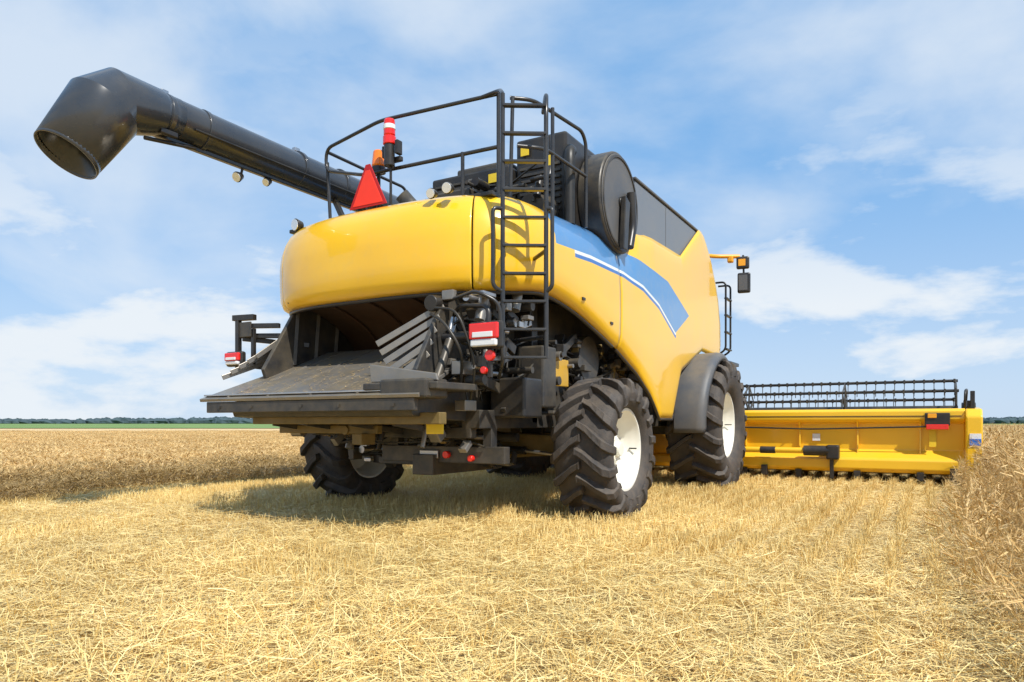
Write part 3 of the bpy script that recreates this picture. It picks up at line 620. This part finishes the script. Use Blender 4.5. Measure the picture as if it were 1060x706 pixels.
def place(x,y):
    r_,d_=cam_xy(x+1,y+1)
    if d_<.5 or abs(r_)>d_*.76+2 or d_>60: return
    left=x<0; zs=.45 if left else 1.0
    if d_<12:
        for a in(0,1):
            for b in(0,1): inst(random.choice(near),x+a,y+b,1.0,WH,'wheat_patch',zs=zs*random.uniform(.9,1.1),flip=left)
    else: inst(random.choice(mid),x,y,2.0,WH,'wheat_patch',zs=zs*random.uniform(.92,1.08))
for iy in range(-4,30):
    y=iy*2
    for ix in range(0,6): place(5.50+ix*2,y)
    for ix in range(1,32): place(-6.0-ix*2,y)
for iy in range(0,5):
    for ix in range(-3,3): place(ix*2-.3,8.6+iy*2)
for y,x,xs,zs in((-5,5.15,.6,.7),(-4,5.05,.7,.75),(-3,4.95,.7,.7),(-2,4.9,.8,.8),(-1,4.95,.7,.75),(0,5.0,.7,.8),(1,5.05,.6,.8),(2,5.1,.6,.85),(3,5.15,.5,.9),(4,5.2,.5,.9)):
    inst(random.choice(edge),x,y,1.0,WH,'wheat_edge',zs=zs,xs=xs,flip=False)
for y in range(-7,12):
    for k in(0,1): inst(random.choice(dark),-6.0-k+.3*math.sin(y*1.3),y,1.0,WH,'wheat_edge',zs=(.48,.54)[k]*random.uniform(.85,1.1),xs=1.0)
def crop_mat(name,c0,c1,sc):
    m,n,l,b=new_mat(name); tc=N(n,'ShaderNodeTexCoord')
    a=N(n,'ShaderNodeTexNoise'); a.inputs['Scale'].default_value=sc; a.inputs['Detail'].default_value=14; a.inputs['Roughness'].default_value=.8; l.new(tc.outputs['Object'],a.inputs['Vector'])
    r=N(n,'ShaderNodeValToRGB'); e=r.color_ramp.elements; e[0].position=.35;e[0].color=(*c0,1); e[1].position=.65;e[1].color=(*c1,1); l.new(a.outputs[0],r.inputs[0]); l.new(r.outputs[0],b.inputs['Base Color']); b.inputs['Roughness'].default_value=.9
    bp=N(n,'ShaderNodeBump'); bp.inputs['Distance'].default_value=.1; l.new(a.outputs[0],bp.inputs['Height']); l.new(bp.outputs[0],b.inputs['Normal']); return m
CM=crop_mat('crop_canopy',(.52,.34,.15),(.80,.58,.30),2.5)
def cw(r,d,z): return (CX+.863*r-.505*d, CY+.505*r+.863*d, z)
def sheet(name,poly,z,m): return mk(name,[(p[0],p[1],z) for p in poly],[tuple(range(len(poly)))],m,parent=None)
e1=cw(-400,105,0); e2=cw(400,105,0)
def at_edge(x):
    t=(x-e1[0])/(e2[0]-e1[0]); return e1[1]+t*(e2[1]-e1[1])
sheet('wheat_field',[(e1[0],e1[1]),(e1[0],-200),(-8.2,-200),(-8.2,at_edge(-8.2))],.18,CM)
sheet('wheat_field',[(6.5,-9),(60,-9),(60,at_edge(60)),(6.5,at_edge(6.5))],.40,CM)
sheet('wheat_field',[(-8.2,12.5),(6.5,12.5),(6.5,at_edge(6.5)),(-8.2,at_edge(-8.2))],.30,CM)
GM=crop_mat('green_crop',(.11,.19,.04),(.22,.32,.085),.05)
sheet('green_field',[cw(-900,106,0)[:2],cw(1500,106,0)[:2],cw(1500,900,0)[:2],cw(-900,900,0)[:2]],.25,GM)
tm=crop_mat('hazed_foliage',(.035,.06,.07),(.07,.11,.12),.15)  # bluish distance haze is mixed into the foliage colour
r3=random.Random(4)
def blob(c,rx,rz,out):
    nu,nv=7,5; v=[];f=[]
    for j in range(nv+1):
        ph=math.pi*j/nv
        for i in range(nu):
            th=2*math.pi*i/nu; k=r3.uniform(.75,1.2); v.append((c[0]+rx*k*math.sin(ph)*math.cos(th),c[1]+rx*k*math.sin(ph)*math.sin(th),c[2]+rz*k*math.cos(ph)))
    for j in range(nv):
        for i in range(nu): f.append((j*nu+i,j*nu+(i+1)%nu,(j+1)*nu+(i+1)%nu,(j+1)*nu+i))
    out.append((v,f))
out=[]
r=-900
while r<1400:
    d=880+r3.uniform(-30,30); big=.5+.5*math.sin(r*.013)+.3*math.sin(r*.05+1); hh=4.2+1.8*max(0,big)+r3.uniform(0,1.0)
    blob(cw(r,d,hh*.4),r3.uniform(6,11),hh*.8,out)
    r+=r3.uniform(2,5)
multi('distant_tree_line',out,tm,parent=None)

# ------------------------------------------------------------------ world, sun
SUN=Vector((.88,-.47,0)).normalized(); el=math.radians(50)
S_=Vector((SUN.x*math.cos(el),SUN.y*math.cos(el),math.sin(el)))
w=bpy.data.worlds.new('World'); scene.world=w; w.use_nodes=True; n=w.node_tree.nodes; l=w.node_tree.links
bg=n['Background']; bg.inputs[1].default_value=.125
sky=N(n,'ShaderNodeTexSky'); sky.sky_type='NISHITA'; sky.sun_disc=False; sky.sun_elevation=el; sky.sun_rotation=math.atan2(SUN.x,SUN.y); sky.air_density=1.0; sky.dust_density=.4; sky.ozone_density=1.5
tc=N(n,'ShaderNodeTexCoord')
def cloud(scale,zsc,loc,lo,hi,amt,dist,rough):
    mp=N(n,'ShaderNodeMapping'); mp.inputs['Scale'].default_value=(1,1,zsc); mp.inputs['Location'].default_value=loc; l.new(tc.outputs['Generated'],mp.inputs[0])
    no=N(n,'ShaderNodeTexNoise'); no.inputs['Scale'].default_value=scale; no.inputs['Detail'].default_value=10; no.inputs['Roughness'].default_value=rough; no.inputs['Distortion'].default_value=dist; l.new(mp.outputs[0],no.inputs['Vector'])
    cr=N(n,'ShaderNodeMapRange',interpolation_type='SMOOTHSTEP'); cr.inputs[1].default_value=lo; cr.inputs[2].default_value=hi; cr.inputs[3].default_value=0; cr.inputs[4].default_value=amt; l.new(no.outputs[0],cr.inputs[0]); return cr.outputs[0]
c1=cloud(2.0,1.7,(5.1,3.2,.9),.43,.72,.72,.25,.52)
c2=cloud(3.4,2.6,(7.3,2.2,1.4),.44,.61,1.0,.1,.56)
sp=N(n,'ShaderNodeSeparateXYZ'); l.new(tc.outputs['Generated'],sp.inputs[0])
lowm=N(n,'ShaderNodeMapRange'); lowm.inputs[1].default_value=.15; lowm.inputs[2].default_value=.5; lowm.inputs[3].default_value=1; lowm.inputs[4].default_value=.15; l.new(sp.outputs[2],lowm.inputs[0])
c2m=N(n,'ShaderNodeMath',operation='MULTIPLY'); l.new(c2,c2m.inputs[0]); l.new(lowm.outputs[0],c2m.inputs[1])
hz=N(n,'ShaderNodeMapRange',interpolation_type='SMOOTHSTEP'); hz.inputs[1].default_value=-.05; hz.inputs[2].default_value=.34; hz.inputs[3].default_value=.55; hz.inputs[4].default_value=.04; l.new(sp.outputs[2],hz.inputs[0])
mxx=N(n,'ShaderNodeMath',operation='MAXIMUM'); l.new(c1,mxx.inputs[0]); l.new(c2m.outputs[0],mxx.inputs[1])
ad=N(n,'ShaderNodeMath',operation='MAXIMUM'); l.new(mxx.outputs[0],ad.inputs[0]); l.new(hz.outputs[0],ad.inputs[1])
tint=N(n,'ShaderNodeMix',data_type='RGBA'); tint.inputs[0].default_value=.75; l.new(sky.outputs[0],tint.inputs[6]); tint.inputs[7].default_value=(1.75,4.1,7.5,1)
mx=N(n,'ShaderNodeMix',data_type='RGBA'); l.new(ad.outputs[0],mx.inputs[0]); l.new(tint.outputs[2],mx.inputs[6]); mx.inputs[7].default_value=(6.6,7.1,7.6,1); l.new(mx.outputs[2],bg.inputs[0])
sl=bpy.data.lights.new('sun','SUN'); sl.energy=5.0; sl.angle=math.radians(.5); sl.color=(1,.96,.88); so=bpy.data.objects.new('sun',sl); col.objects.link(so); so.rotation_euler=S_.to_track_quat('Z','Y').to_euler()
cd=bpy.data.cameras.new('camera'); cam=bpy.data.objects.new('camera',cd); col.objects.link(cam); cam.location=(CX,CY,1.0)
cd.sensor_width=36; cd.lens=36*730/1060; cd.shift_y=85/1060; cd.clip_end=8000; cd.clip_start=.05
cam.rotation_euler=Vector((-.505,.863,0)).to_track_quat('-Z','Y').to_euler(); scene.camera=cam
scene.view_settings.view_transform='Standard'; scene.view_settings.look='None'; scene.view_settings.exposure=0
